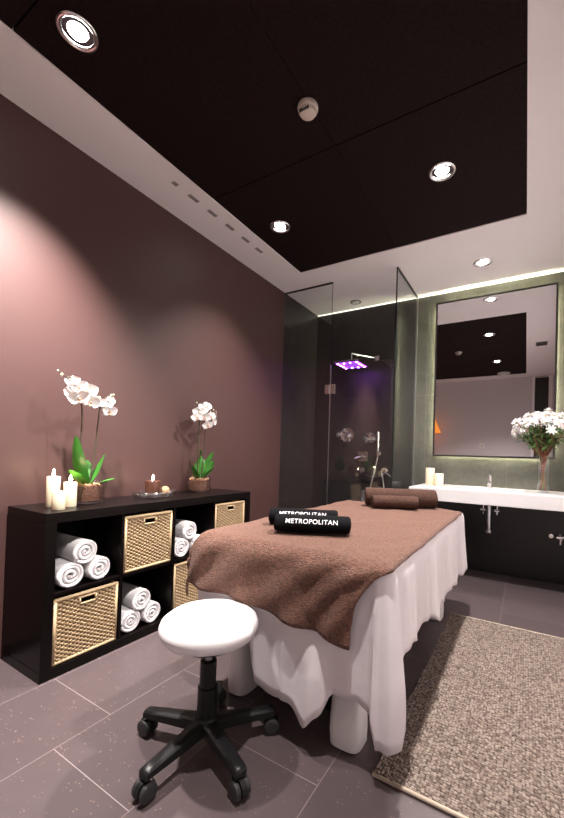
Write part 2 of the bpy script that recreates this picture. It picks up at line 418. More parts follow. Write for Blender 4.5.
def make_basket(label, loc):
    S, Hh, D = .322, .320, .345
    t = thing('woven_basket', label, 'basket', loc, 0, 'sea grass baskets in the cube shelf')
    hole = (S/2-.040, S/2+.040, Hh-.058, Hh-.026)
    bm = BM(); weave_panel(bm, S-.02, Hh-.02, (hole[0]-.01, hole[1]-.01, hole[2]-.01, hole[3]-.01)); xform(bm, Matrix.Translation((0, .01, .01)))
    b2 = BM(); weave_panel(b2, D-.01, Hh-.02, None, 14, 24); xform(b2, Matrix.Rotation(rad(-90), 4, 'Z') @ Matrix.Translation((0, 0, 0)))
    me = bpy.data.meshes.new('tmp'); b2.to_mesh(me); b2.free()
    n0 = len(bm.verts); bm.from_mesh(me); bm.verts.ensure_lookup_table()
    xform(bm, Matrix.Translation((-D+.005, .0045, .01)) , [v for v in bm.verts[n0:]])
    n1 = len(bm.verts); bm.from_mesh(me); bm.verts.ensure_lookup_table()
    xform(bm, Matrix.Translation((-D+.005, S-.0045, .01)), [v for v in bm.verts[n1:]])
    bpy.data.meshes.remove(me)
    link('woven_body', bm, M['straw'], t)
    bm = BM()   # lining panels behind the weave, open at the hand hole
    for a in ((.012, S-.012, .006, hole[2]), (.012, S-.012, hole[3], Hh-.004), (.012, hole[0], hole[2], hole[3]), (hole[1], S-.012, hole[2], hole[3])):
        box(bm, -.010, -.0045, a[0], a[1], a[2], a[3])
    box(bm, -D, -.010, .008, .012, .004, Hh-.006); box(bm, -D, -.010, S-.012, S-.008, .004, Hh-.006); box(bm, -D, -D+.004, .012, S-.012, .004, Hh-.006)
    box(bm, -D+.004, -.010, .012, S-.012, .004, .008)
    link('lining', bm, M['straw_back'], t)
    bm = BM()
    for a, b in (((0, .006, 0), (0, .006, 1)), ((0, S-.006, 0), (0, S-.006, 1))): tube(bm, [(a[0], a[1], .004), (a[0], a[1], Hh-.004)], .009, 8)
    tube(bm, [(0, .004, .009), (0, S-.004, .009)], .009, 8); tube(bm, [(0, .004, Hh-.008), (0, S-.004, Hh-.008)], .010, 8)
    tube(bm, [(-D+.01, .006, Hh-.008), (0, .006, Hh-.008)], .008, 8); tube(bm, [(-D+.01, S-.006, Hh-.008), (0, S-.006, Hh-.008)], .008, 8)
    link('rim', bm, M['straw_rim'], t, True)
    bm = BM(); pts = [(.004, hole[0], hole[2]), (.004, hole[1], hole[2]), (.004, hole[1], hole[3]), (.004, hole[0], hole[3]), (.004, hole[0], hole[2])]
    for a, b in zip(pts, pts[1:]): tube(bm, [a, b], .0052, 6)
    link('handle_opening', bm, M['straw_rim'], t, True)
    return t
BX = .385
bk = make_basket('sea grass basket in the bottom cubby below the candles', (BX, CELL[0][0]+.006, ZLO+.001))
dup(bk, (BX, CELL[1][0]+.006, ZHI+.001), 0, 'sea grass basket in the top cubby under the glass dish')
dup(bk, (BX, CELL[2][0]+.006, ZLO+.001), 0, 'sea grass basket in a bottom cubby, half hidden behind the massage table')
dup(bk, (BX, CELL[3][0]+.006, ZHI+.001), 0, 'sea grass basket in the top end cubby nearest the shower')

# ------------------------------------------------------------------ rolled towels
def roll_bm(R, L, turns=3.4, squash=1.0, th=None, axis='X', seed=0, wob=.003):
    """spiral-rolled towel; axis along X, resting on z=0"""
    rnd = random.Random(seed)
    core = R*.10; per = 22; n = int(turns*per)
    pitch = (R-core)/(turns-1+.35); th = th or pitch*.93
    bm = BM(); rows_o, rows_i = [], []
    xs = [-L/2, -L/2+.004, -L/2+.012, -L/4, 0, L/4, L/2-.012, L/2-.004, L/2]
    sc = [.30, .80, 1, 1, 1, 1, 1, .80, .30]
    ph = rnd.uniform(0, 6)
    for i in range(n+1):
        a = 2*pi*i/per
        rr = R - th/2 - pitch*max(0, (n-i)/per - 1.0)
        rr = max(rr, core*.6)
        if n-i < 7 : rr += .0  # free edge lies on the roll
        so, si = [], []
        dxe = wob*sin(a*.9+ph) + wob*.5*sin(a*2.7+ph*2)
        ext = wob*2.4*(1-i/n)*0 
        for x, s in zip(xs, sc):
            w = .0012*noise.noise(Vector((x*9+seed, a*1.3, 1.7)))*3
            xx = x + dxe*(1 if abs(x) > L/4+.01 else 0)
            ca, sa = cos(a+ph), sin(a+ph)
            ro, ri = rr + th/2*s + w, rr - th/2*s + w
            so.append((xx, ro*ca, (R + ro*sa)*squash)); si.append((xx, ri*ca, (R + ri*sa)*squash))
        rows_o.append(so); rows_i.append(si)
    A = grid(bm, rows_o); B = grid(bm, rows_i)
    m_ = len(xs)
    for i in range(n):
        bm.faces.new((A[i][0], A[i+1][0], B[i+1][0], B[i][0])); bm.faces.new((A[i][m_-1], B[i][m_-1], B[i+1][m_-1], A[i+1][m_-1]))
    for e in (0, n):
        for k in range(m_-1): bm.faces.new((A[e][k], B[e][k], B[e][k+1], A[e][k+1]))
    return bm
def towel(R, L, m, loc, rz, label, group, seed, squash=1.0, turns=3.4, name='rolled_towel'):
    o = link(name, roll_bm(R, L, turns, squash, seed=seed), m, None, True); o.location = loc; o.rotation_euler = (0, 0, rz)
    return tag(o, label, 'towel', group)
def pile(k, zf, where, grp, off, seed):
    y0 = CELL[k][0]; R = .066; x = .215
    towel(R, .33, M['terry_white'], (x, y0+off+.070, zf+.001), rad(-2), f'white rolled towel low in the {where}, farther from shower', grp, seed, .95)
    towel(R*.98, .33, M['terry_white'], (x-.005, y0+off+.204, zf+.001), rad(3), f'white rolled towel low in the {where}, nearer the shower', grp, seed+1, .95)
    towel(R*.97, .325, M['terry_white'], (x+.005, y0+off+.128, zf+.106), rad(1), f'white rolled towel on top in the {where}', grp, seed+2, .95)
pile(0, ZHI, 'top cubby below the candles', 'rolled towels in the top cubby below the candles', .02, 11)
pile(1, ZLO, 'bottom cubby beside the large basket', 'rolled towels in the bottom cubby', .008, 21)
pile(2, ZHI, 'top cubby next to massage table', 'rolled towels in the top cubby next to the massage table', .008, 31)

# ------------------------------------------------------------------ candles
def candle(x, y, z, r, h, label, lit=True, group=None, wax=None):
    t = thing('pillar_candle', label, 'candle', (x, y, z), random.uniform(0, 6), group)
    bm = BM(); lathe(bm, [(0, 0), (r*.97, 0), (r, .003), (r, h-.004), (r*.95, h), (r*.72, h-.003), (r*.5, h-.007), (0, h-.007)], 28)
    link('wax', bm, wax or M['wax'], t, 50)
    bm = BM(); tube(bm, [(0, 0, h-.008), (.0008, 0, h+.006)], .0013, 6); link('wick', bm, M['wick'], t)
    if lit:
        bm = BM(); lathe(bm, [(0, .002), (.0048, .007), (.0070, .015), (.0056, .026), (.0026, .036), (0, .044)], 12, (0, 0, h-.001)); link('flame', bm, M['flame'], t, True)
    return t
g = 'ivory pillar candles on the shelf'
candle(.195, -.075, .791, .031, .158, 'tallest ivory pillar candle on the shelf, lit, beside the big orchid', True, g)
candle(.243, -.015, .791, .031, .128, 'medium ivory pillar candle, lit, right against the orchid bowl', True, g)
candle(.305, -.100, .791, .030, .090, 'shortest ivory pillar candle in front of the two taller ones', False, g)
VZ = .838
g = 'ivory candles on the vanity'
candle(1.487, 2.79, VZ+.001, .044, .170, 'taller ivory candle on the vanity beside the shower glass', False, g)
candle(1.583, 2.74, VZ+.001, .044, .120, 'shorter ivory candle on the vanity, next to the taller one', False, g)

# ------------------------------------------------------------------ glass dish with candle and ball
DX, DY = .195, .548
t = thing('glass_dish', 'shallow clear oval glass dish on the shelf top holding a brown candle', 'dish', (DX, DY, .791), 0)
bm = BM(); lathe(bm, [(0, 0), (.110, 0), (.140, .007), (.158, .024), (.162, .036), (.154, .037), (.148, .024), (.125, .012), (0, .010)], 40, sx=.58, sy=1.0)
link('bowl', bm, M['crystal'], t, True)
bm = BM()
for k in range(40):
    a = random.uniform(0, 6.28); q = random.uniform(.72, .92)*.095; c = (q*.72*cos(a), q*1.35*sin(a), .0165)
    r = bmesh.ops.create_icosphere(bm, subdivisions=1, radius=random.uniform(.005, .008))
    for v in r['verts']: v.co = v.co*random.uniform(.8, 1.1) + Vector(c)
o = link('glass_pebbles', bm, M['crystal'], t); o['kind'] = 'stuff'
t = candle(DX-.005, DY-.018, .8015, .048, .098, 'brown candle burning in the oval glass dish', True, None, M['brown_wax'])
bm = BM(); r = bmesh.ops.create_icosphere(bm, subdivisions=3, radius=.029)
for v in bm.verts: v.co *= 1 + .06*noise.noise(v.co*120)
o = link('rattan_ball', bm, M['rattan_ball'], None, True, (DX+.012, DY+.068, .8315)); tag(o, 'tan woven ball lying in the glass dish beside the brown candle', 'ball')

# ------------------------------------------------------------------ orchids
def petal_pts(L, Wd, cup, n=6, mcols=5, back=0):
    rows = []
    for i in range(n+1):
        s = i/n; w = Wd*max(.12, (sin(pi*min(1, s**.75*.94+.04)))**.8); row = []
        for j in range(mcols):
            q = j/(mcols-1)*2-1
            row.append(Vector((q*w/2, L*s, cup*(s*s) + .18*w*q*q - back*s)))
        rows.append(row)
    return rows
def orchid_flower(seed, size=.041):
    rnd = random.Random(seed); bm = BM()
    for k, a in enumerate((90, 210, 330)):       # sepals
        mt = Matrix.Rotation(rad(a-90+rnd.uniform(-6, 6)), 4, 'Z')
        grid(bm, [[mt @ p for p in r] for r in petal_pts(size*.95, size*.72, -.004)])
    for a in (22, 158):                          # broad petals
        mt = Matrix.Translation((0, 0, .003)) @ Matrix.Rotation(rad(a-90), 4, 'Z')
        grid(bm, [[mt @ p for p in r] for r in petal_pts(size*1.1, size*1.25, .004)])
    lip = BM(); lathe(lip, [(0, .012), (.0045, .010), (.006, .003), (.003, 0)], 8)
    for a in (-90, -50, -130):
        mt = Matrix.Translation((0, 0, .004)) @ Matrix.Rotation(rad(a-90), 4, 'Z')
        grid(lip, [[mt @ p for p in r] for r in petal_pts(size*.42, size*.26, .010, 4, 3)])
    return bm, lip
FL = [orchid_flower(s) for s in range(4)]
FLM = []
for a, b in FL:
    o1 = link('flower', a, M['petal'], None, True); o2 = link('lip', b, M['lip'], None, True)
    FLM.append((o1.data, o2.data)); bpy.data.objects.remove(o1); bpy.data.objects.remove(o2)
def orient(d, roll=0):
    d = Vector(d).normalized(); return (d.to_track_quat('Z', 'Y').to_matrix() @ Matrix.Rotation(roll, 3, 'Z')).to_euler()
def leaf_bm(base, mid, tip, w, fold=.25):
    bm = BM(); sp = bez(base, mid, tip, 12); rows = []
    for i, p in enumerate(sp):
        s = i/12; d = (sp[min(i+1, 12)] - sp[max(i-1, 0)]).normalized()
        side = d.cross(Vector((0, 0, 1)));  side = side.normalized() if side.length > 1e-4 else Vector((0, 1, 0))
        nn = side.cross(d).normalized(); ww = w*max(.06, sin(pi*min(.985, .10+.88*s))**.62)
        rows.append([p + side*q*ww + nn*(abs(q)*fold*ww) for q in (-1, -.55, 0, .55, 1)])
    grid(bm, rows)
    rows2 = [[v - Vector((0, 0, .0016)) for v in r] for r in rows]; grid(bm, rows2)
    return bm
def orchid(x, y, label, bowl_r, bowl_h, leaves, stems, flowers, buds, seed):
    t = thing('potted_orchid', label, 'orchid', (x, y, .791), 0, 'white orchids on the shelf')
    rnd = random.Random(seed)
    bm = BM(); br = bowl_r
    lathe(bm, [(0, 0), (br*.86, 0), (br*.93, .006), (br, bowl_h), (br-.004, bowl_h), (br*.93-.006, .012), (0, .012)], 36); link('glass_bowl', bm, M['clear'], t, True)
    bm = BM(); lathe(bm, [(0, .0135), (br*.80, .0145), (br*.86-.003, bowl_h*.82), (br*.6, bowl_h*.90), (0, bowl_h*.92)], 32)
    bark = link('bark', bm, M['bark'], t, 50)
    bm = BM()
    for k in range(46):
        a = rnd.uniform(0, 6.28); q = br*.80*math.sqrt(rnd.random()); r = bmesh.ops.create_cube(bm, size=1)
        mt = Matrix.Translation((q*cos(a), q*sin(a), bowl_h*.87+rnd.uniform(0, .008))) @ Euler((rnd.uniform(-.5, .5), rnd.uniform(-.5, .5), rnd.uniform(0, 6))).to_matrix().to_4x4() @ Matrix.Diagonal((rnd.uniform(.012, .024), rnd.uniform(.008, .014), rnd.uniform(.005, .009), 1))
        bmesh.ops.transform(bm, matrix=mt, verts=r['verts'])
    o = link('bark_chip', bm, M['rattan_ball'], bark); o['kind'] = 'stuff'
    for b, md, tp, w in leaves: link('leaf', leaf_bm(b, md, tp, w*1.5), M['leaf'], t, True)
    for s in stems:
        bm = BM(); sp = [Vector(p) for p in s]; pts = []
        for i in range(len(sp)-2):
            pts += bez((sp[i]+sp[i+1])/2 if i else sp[0], sp[i+1], (sp[i+1]+sp[i+2])/2 if i < len(sp)-3 else sp[-1], 8)[(1 if i else 0):]
        tube(bm, pts, [.0054-.0026*i/len(pts) for i in range(len(pts))], 7); link('stem', bm, M['stem'], t, True)
    for k, (p, d, sc) in enumerate(flowers):
        mf, ml = FLM[k % 4]
        o = bpy.data.objects.new('flower', mf); COL.objects.link(o); o.parent = t; o.location = p; o.rotation_euler = orient(d, rnd.uniform(-.4, .4)); o.scale = (sc,)*3
        l = bpy.data.objects.new('lip', ml); COL.objects.link(l); l.parent = o
    for p, r in buds:
        bm = BM(); lathe(bm, [(0, -r*1.3), (r*.7, -r*.7), (r, 0), (r*.7, r*.8), (0, r*1.3)], 10, p); link('bud', bm, M['bud'], t, True)
    return t
# big orchid: base (.165,.09); coordinates local to the pot
OX, OY = .140, .120
def W2(px, py, pz): return (px-OX, py-OY, pz-.791)
cdir = (.80, -.55, -.05)
orchid(OX, OY, 'larger white orchid with two tall stems in a glass bowl beside the lit candles', .108, .118,
    [((0, 0, .095), (.02, -.06, .16), W2(.17, .04, 1.165), .030), ((.01, .0, .095), (.02, .06, .14), W2(.17, .21, 1.07), .032),
     ((.01, -.01, .095), (.06, -.07, .14), W2(.24, -.02, .985), .022), ((.02, .02, .095), (.07, .09, .12), W2(.20, .255, .925), .018), ((0, 0, .095), (-.02, .03, .13), W2(.09, .15, 1.03), .024)],
    [[(-.005, -.01, .09), W2(.14, .078, 1.05), W2(.15, .085, 1.25), W2(.15, .07, 1.40), W2(.15, .02, 1.47), W2(.15, -.06, 1.515)],
     [(.005, .015, .09), W2(.14, .165, 1.05), W2(.15, .172, 1.25), W2(.15, .18, 1.36), W2(.15, .22, 1.42), W2(.15, .262, 1.425)]],
    [(W2(.17, .045, 1.435), (.8, -.5, -.1), 1.2), (W2(.18, .085, 1.42), (.85, -.2, 0), 1.35), (W2(.185, .045, 1.375), (.8, -.5, -.2), 1.3), (W2(.18, .105, 1.365), (.8, -.1, -.2), 1.2),
     (W2(.16, .020, 1.465), (.6, -.7, .1), .95), (W2(.165, .135, 1.372), (.75, .3, -.1), 1.1), (W2(.16, .02, 1.40), (.5, -.8, -.1), 1.05),
     (W2(.165, .205, 1.365), (.8, -.3, 0), .95), (W2(.17, .225, 1.325), (.8, 0, -.2), 1.05), (W2(.165, .232, 1.39), (.7, .3, .1), .85)],
    [(W2(.15, -.035, 1.495), .008), (W2(.15, -.055, 1.512), .006), (W2(.15, .172, 1.395), .013), (W2(.15, .245, 1.425), .007), (W2(.15, .26, 1.43), .006)], 5)
OX, OY = .120, 1.000
orchid(OX, OY, 'smaller white orchid in a glass bowl at the end of the shelf nearest the shower', .094, .112,
    [((0, 0, .095), (.03, .04, .17), W2(.16, 1.10, 1.10), .036), ((.0, .01, .095), (.0, .10, .14), W2(.12, 1.145, 1.03), .034),
     ((.0, -.01, .095), (.05, -.07, .11), W2(.18, .87, 1.0), .016), ((0, 0, .095), (-.02, .03, .16), W2(.10, 1.02, 1.12), .028), ((0, 0, .09), (.06, .03, .13), W2(.23, 1.04, .98), .016)],
    [[(-.005, -.01, .09), W2(.14, .955, 1.08), W2(.14, .965, 1.26), W2(.14, .965, 1.38), W2(.14, .95, 1.44), W2(.14, .93, 1.47)],
     [(.005, .015, .09), W2(.14, 1.02, 1.08), W2(.14, 1.03, 1.26), W2(.14, 1.04, 1.38), W2(.14, 1.08, 1.43), W2(.14, 1.11, 1.43)]],
    [(W2(.16, .935, 1.40), (.8, -.5, 0), 1.15), (W2(.17, .965, 1.43), (.8, -.2, .1), 1.1), (W2(.17, .91, 1.36), (.7, -.6, 0), 1.0), (W2(.18, .975, 1.365), (.8, -.4, -.2), 1.05),
     (W2(.17, 1.01, 1.455), (.8, 0, .3), 1.0), (W2(.17, 1.05, 1.38), (.8, 0, 0), 1.1), (W2(.17, 1.02, 1.31), (.8, -.3, -.3), 1.05), (W2(.17, 1.08, 1.34), (.8, .3, -.2), 1.0), (W2(.16, 1.11, 1.40), (.6, .6, .1), .9)],
    [(W2(.14, .93, 1.475), .006), (W2(.14, 1.11, 1.44), .007)], 9)

# ------------------------------------------------------------------ massage table
TX0, TX1, TY0, TY1, TZ = 1.03, 1.93, .145, 1.84, .720
t = thing('massage_table', 'long white massage table under a sheet and a brown towel', 'massage table', ((TX0+TX1)/2, (TY0+TY1)/2, 0))
cx_, cy_ = (TX0+TX1)/2, (TY0+TY1)/2
bm = bx(TX0-cx_+.012, TX1-cx_-.012, TY0-cy_+.012, TY1-cy_-.012, .60, TZ-.006, .035); link('mattress', bm, M['vinyl'], t, 40)
link('frame', bx(-.33, .33, -.62, .62, .52, .598, .01), M['plastic_white'], t)
def leg_bm(w, d):
    bm = BM(); rows = []
    for z, f, dy in ((0.001, .94, .018), (.010, 1.0, .004), (.06, 1.03, 0), (.12, 1.0, .0), (.25, .92, .012), (.40, .9, .03), (.519, .9, .04)):
        row = []
        for k in range(28):
            a = 2*pi*k/28; c, s = cos(a), sin(a); e = .55
            row.append((w/2*f*math.copysign(abs(c)**e, c), d/2*f*math.copysign(abs(s)**e, s) + dy, z))
        rows.append(row)
    V = grid(bm, rows, True); bm.faces.new(V[0][::-1]); bm.faces.new(V[-1]); return bm
for lx, ly in ((1.750, .265), (1.200, .290), (1.785, 1.62), (1.215, 1.62)):
    link('leg', leg_bm(.125 if lx > 1.5 else .095, .13), M['plastic_white'], t, 45, (lx-cx_, ly-cy_, 0))
link('base', bx(-.27, .24, -.62, .68, .002, .40, .01), M['black_plastic'], t)  # added black block, stops light passing under the table

def perim(x0, x1, y0, y1, r, step=.0125):
    """points and outward normals round a rounded rectangle, starting at the front edge going +x"""
    out = []
    def edge(a, b, nrm):
        a, b = Vector(a), Vector(b); n = max(2, int((b-a).length/step))
        for i in range(n): out.append((a.lerp(b, i/n), Vector(nrm)))
    def arc(c, a0):
        n = 9
        for i in range(n):
            a = rad(a0 + 90*i/n); out.append((Vector((c[0]+r*cos(a), c[1]+r*sin(a))), Vector((cos(a), sin(a)))))
    edge((x0+r, y0), (x1-r, y0), (0, -1)); arc((x1-r, y0+r), -90)
    edge((x1, y0+r), (x1, y1-r), (1, 0)); arc((x1-r, y1-r), 0)
    edge((x1-r, y1), (x0+r, y1), (0, 1)); arc((x0+r, y1-r), 90)
    edge((x0, y1-r), (x0, y0+r), (-1, 0)); arc((x0+r, y0+r), 180)
    return out
def interp(tab, x):
    if x <= tab[0][0]: return tab[0][1]
    for (a, va), (b, vb) in zip(tab, tab[1:]):
        if x <= b: q = (x-a)/(b-a); q = q*q*(3-2*q); return va + (vb-va)*q
    return tab[-1][1]
def sheet():
    P = perim(TX0, TX1, TY0, TY1, .05); N = len(P)
    endtab = [(1.06, .36), (1.22, .42), (1.33, .42), (1.39, .17), (1.46, .15), (1.56, .16), (1.635, .105), (1.69, .16), (1.74, .25), (1.83, .255), (1.87, .24), (1.91, .17), (1.93, .15)]
    rtab = [(.14, .15), (.175, .16), (.215, .34), (.27, .40), (.33, .41), (.45, .385), (.55, .40), (.70, .37), (.83, .315), (.95, .36), (1.05, .345), (1.2, .37), (1.35, .335), (1.5, .36), (1.64, .32), (1.75, .34), (1.84, .36)]
    rows = []
    insets = [.42, .30, .18, .09, .04, .018, .006]
    C = Vector((cx_, cy_))
    for ins in insets:
        rows.append([Vector((p.x - n.x*ins, p.y - n.y*ins, TZ)) for p, n in P])
    cum = 0; S = []
    for i in range(N):
        S.append(cum); cum += (P[(i+1) % N][0]-P[i][0]).length
    K = 16
    for k in range(K+1):
        tt = k/K; row = []
        for i, (p, n) in enumerate(P):
            s = S[i]
            if n.y < -.95: hz = interp(endtab, p.x)
            elif n.x > .95: hz = interp(rtab, p.y)
            elif n.x > .05 and n.y < 0: hz = .14
            else: hz = .34 + .02*sin(s*9)
            drop = TZ - hz
            d = drop*tt
            # rounding at the top edge then hang with growing folds
            out = .012*min(1, d/.03)
            fold = .50*sin(s*27+1.6*sin(s*4.1)) + .50*sin(s*13.3+.7) + .22*sin(s*58+2*sin(s*7))
            amp = (.017 if n.x > .95 else .010)*min(1, d/.4)**1.1
            if n.x > .05 and n.y < -.05: fold = 1; amp = .030*min(1, d/.45)
            flare = (.020 if n.x > .5 else .0)*min(1, d/.4)
            o = out + amp*fold + flare
            if n.y < -.95: o = max(.003, min(o, .010)) if p.x < 1.52 else o + .030*math.exp(-((p.x-1.66)/.05)**2)*max(0, min(1, (d-.27)/.16))
            z = TZ - d + (.004 if k == 0 else 0)*0 - .0
            if k == 0: o = .003; z = TZ - .004
            row.append(Vector((p.x + n.x*o, p.y + n.y*o, z)))
        rows.append(row)
    bm = BM(); V = grid(bm, rows, True)
    bm.faces.new(V[0])
    o = link('bed_sheet', bm, M['sheet'], None, 60)
    md = o.modifiers.new('t', 'SOLIDIFY'); md.thickness = .002; md.offset = 1
    return tag(o, 'white cotton sheet hanging in folds over the massage table', 'sheet')
sheet()

# brown towel over the foot end of the table
ZT = TZ + .021
def brown_towel():
    x0, x1 = TX0-.012, TX1+.014; yf = TY0-.036; yh = 1.74; RB = .075
    nu, nv = 90, 130; rows = []
    drop_tab = [(0, .200), (.2, .205), (.5, .225), (.8, .250), (1, .262)]
    for j in range(nv+1):
        row = []
        for i in range(nu+1):
            u = i/nu
            fl = interp(drop_tab, u) + .006*sin(u*14)
            tot = (yh - yf) + fl
            s = tot*j/nv                     # distance from the head end
            x = x0 + (x1-x0)*u
            flat = yh - yf - RB
            if s < flat: y, z, q = yh - s, ZT, 0
            else:
                e = s - flat; R = RB; arc = R*pi/2
                if e < arc: a = e/R; y, z = yf + R - R*sin(a), ZT - R*(1-cos(a))
                else: y, z = yf, ZT - R - (e-arc)
                q = min(1, max(0, (e-.03)/.25))
            # side roll-off: the edges sag over the table's long sides
            el, er = (x - x0), (x1 - x)
            if q == 0:
                ew = .045
                if el < ew: z -= (1-el/ew)**2*.050
                if er < ew*.6: z -= (1-er/(ew*.6))**2*.018
            # hanging flap narrows towards its loose corner and waves
            if q > 0:
                if el < .045: z -= (1-el/.045)**2*.050*(1-q)
                x -= .14*(1-math.exp(-max(0, q-.10)*2.9))*max(0, (u-.35)/.65)**1.3
                y -= q*(.008*sin(u*21+1) + .007*sin(u*11)) + min(1, q*4)*(.5+.5*sin(u*26+e*34+1.5*sin(u*7)))*.014 + q*.016*math.exp(-((u-.93)/.06)**2)
                y += q*.02*max(0, 1-u/.08)
            w = noise.noise(Vector((x*7, y*6+z*6, .3)))*.0055 + noise.noise(Vector((x*19, (y+z)*15, 3.3)))*.0026 + noise.noise(Vector((x*55, (y+z)*55, 7)))*.0010
            z += w if q == 0 else w*.3
            if q > 0: y -= abs(w)*1.2
            row.append(Vector((x, y, z)))
        rows.append(row)
    # folded left edge hangs a little down the wall side
    for r in rows:
        e = r[0]; base = [Vector((e.x - .003, e.y, e.z - .012*k)) for k in (5, 4, 3, 2, 1)]
        r[:0] = base
    bm = BM(); grid(bm, rows)
    o = link('brown_towel', bm, M['terry_brown'], None, True)
    md = o.modifiers.new('t', 'SOLIDIFY'); md.thickness = .009; md.offset = -1
    return tag(o, 'large brown terry towel spread over the massage table', 'towel')
brown_towel()

towel(.071, .50, M['terry_dark'], (1.535, 1.60, ZT+.006), rad(24), 'long dark brown rolled towel at the head of the massage table', 'brown rolled towels on the massage table', 41, .92, 3.6)
towel(.048, .31, M['terry_dark'], (1.535, 1.475, ZT+.006), rad(24), 'short dark brown rolled towel in front of the long one on the massage table', 'brown rolled towels on the massage table', 52, .92, 3.0)
def lettering(text, R, squash, width, a0, a1, parent):
    cu = bpy.data.curves.new('lettering', 'FONT'); cu.body = text; cu.align_x = 'CENTER'; cu.size = 1; cu.offset = .002; cu.space_character = 1.06
    o = bpy.data.objects.new('tmp', cu); COL.objects.link(o); dg = bpy.context.evaluated_depsgraph_get(); dg.update()
    me = bpy.data.meshes.new_from_object(o.evaluated_get(dg)); bpy.data.objects.remove(o)
    xs = [v.co.x for v in me.vertices]; ys = [v.co.y for v in me.vertices]; k = width/(max(xs)-min(xs)); xc = (max(xs)+min(xs))/2; y0, y1 = min(ys), max(ys)
    for v in me.vertices:
        a = rad(a0 + (a1-a0)*(v.co.y-y0)/(y1-y0)); rr = R + .004
        v.co = Vector(((v.co.x-xc)*k, -rr*cos(a), (R + rr*sin(a))*squash))
    me.materials.append(M['thread'])
    l = bpy.data.objects.new('lettering', me); COL.objects.link(l); l.parent = parent; l['label'] = 'white METROPOLITAN lettering'
    return l
g = 'black rolled towels on the massage table'
b1 = towel(.063, .345, M['terry_black'], (1.478, .415, ZT+.006), rad(25), 'black rolled towel with white METROPOLITAN lettering, in front on the brown towel', g, 61, .62, 2.6)
lettering('METROPOLITAN', .063, .62, .232, 14, 42, b1)
b2 = towel(.062, .345, M['terry_black'], (1.345, .555, ZT+.006), rad(26), 'black rolled towel lying behind the other lettered black towel', g, 72, .62, 2.6)
lettering('METROPOLITAN', .062, .62, .232, 20, 48, b2)

# ------------------------------------------------------------------ stool
def stool():
    t = thing('rolling_stool', 'round white rolling stool with a black five-arm base', 'stool', (1.312, -.049, 0))
    bm = BM(); Rr = .180; z0, z1 = .418, .500
    lathe(bm, [(0, z0), (Rr-.03, z0), (Rr-.012, z0+.008), (Rr-.001, z0+.030), (Rr, z0+.045), (Rr-.006, z0+.060), (Rr-.024, z0+.074), (Rr-.06, z1), (0, z1+.004)], 56); link('seat', bm, M['vinyl'], t, True)
    bm = BM(); lathe(bm, [(0, .391), (.11, .391), (.12, .398), (.12, .4175), (0, .4175)], 28); link('seat_plate', bm, M['black_metal'], t, 40)
    bm = BM(); lathe(bm, [(.014, .27), (.014, .3905)], 16); link('piston', bm, M['steel'], t, True)
    bm = BM(); lathe(bm, [(0, .08), (.036, .085), (.036, .23), (.030, .232), (.030, .325), (.020, .328), (.0, .328)], 24); link('column', bm, M['black_plastic'], t, 40)
    bm = BM(); lathe(bm, [(0, .062), (.040, .064), (.046, .075), (.044, .11), (.034, .125), (0, .125)], 24); link('hub', bm, M['black_plastic'], t, 40)
    for a in (196, 268, 340, 52, 124):
        A = rad(a); d = Vector((cos(A), sin(A), 0)); s = Vector((-sin(A), cos(A), 0))
        bm = BM(); rows = []
        for q in (0.028, .06, .12, .18, .228, .252, .260, .264):
            f = (q-.03)/.25; w = .030 - .010*f; zt = .116 - .022*f; zb = .074 - .004*f
            if q > .253: zt -= .006*(q-.253)/.01
            if q > .262: w *= .7
            rows.append([d*q - s*w + Vector((0, 0, zb)), d*q - s*w + Vector((0, 0, zt-.007)), d*q - s*w*.65 + Vector((0, 0, zt)), d*q + s*w*.65 + Vector((0, 0, zt)), d*q + s*w + Vector((0, 0, zt-.007)), d*q + s*w + Vector((0, 0, zb))])
        V = grid(bm, rows, True); bm.faces.new(V[0]); bm.faces.new(V[-1][::-1]); arm = link('arm', bm, M['black_plastic'], t, 40)
        ca = rad(a + random.uniform(-50, 50)); c = d*.252
        bm = BM(); tube(bm, [(0, 0, .050), (0, 0, .075)], .008, 10)
        rows = []
        for k in range(9):
            b = rad(-10 + 200*k/8); rows.append([(.034*cos(b), -.009, .031 + .034*sin(b)), (.034*cos(b), .009, .031 + .034*sin(b))])
        grid(bm, rows)
        cs = link('caster', bm, M['black_plastic'], t, True, c); cs.rotation_euler = (0, 0, ca)
        for sd in (-1, 1):
            bm = BM(); lathe(bm, [(0, -.010), (.024, -.010), (.029, -.007), (.030, 0), (.029, .007), (.024, .010), (.012, .011), (0, .0095)], 24)
            xform(bm, Matrix.Translation((0, sd*.0185, .0305)) @ Matrix.Rotation(rad(-90*sd), 4, 'X'))
            link('wheel', bm, M['rubber'], cs, 40)
    return t
stool()

# ------------------------------------------------------------------ rug
RX0, RX1, RY0, RY1 = 1.885, 2.80, .175, 1.73
t = thing('woven_rug', 'beige and brown flat woven rug on the floor beside the massage table', 'rug', ((RX0+RX1)/2, (RY0+RY1)/2, 0))
a, b = (RX1-RX0)/2, (RY1-RY0)/2
bm = BM(); rows = []
nx_, ny_ = 50, 80
for i in range(ny_+1):
    rows.append([Vector((-a + 2*a*k/nx_ + .004*sin(i*.5)*(1 if k == 0 else 0), -b + 2*b*i/ny_, .014 + .0015*noise.noise(Vector((k*.3, i*.3, 0))))) for k in range(nx_+1)])
V = grid(bm, rows)
low = {}
border = [V[0][k] for k in range(nx_+1)] + [V[i][nx_] for i in range(1, ny_+1)] + [V[ny_][k] for k in range(nx_-1, -1, -1)] + [V[i][0] for i in range(ny_-1, 0, -1)]
lo = [bm.verts.new((v.co.x, v.co.y, .001)) for v in border]
for k in range(len(border)): bm.faces.new((border[k], border[(k+1) % len(border)], lo[(k+1) % len(border)], lo[k]))
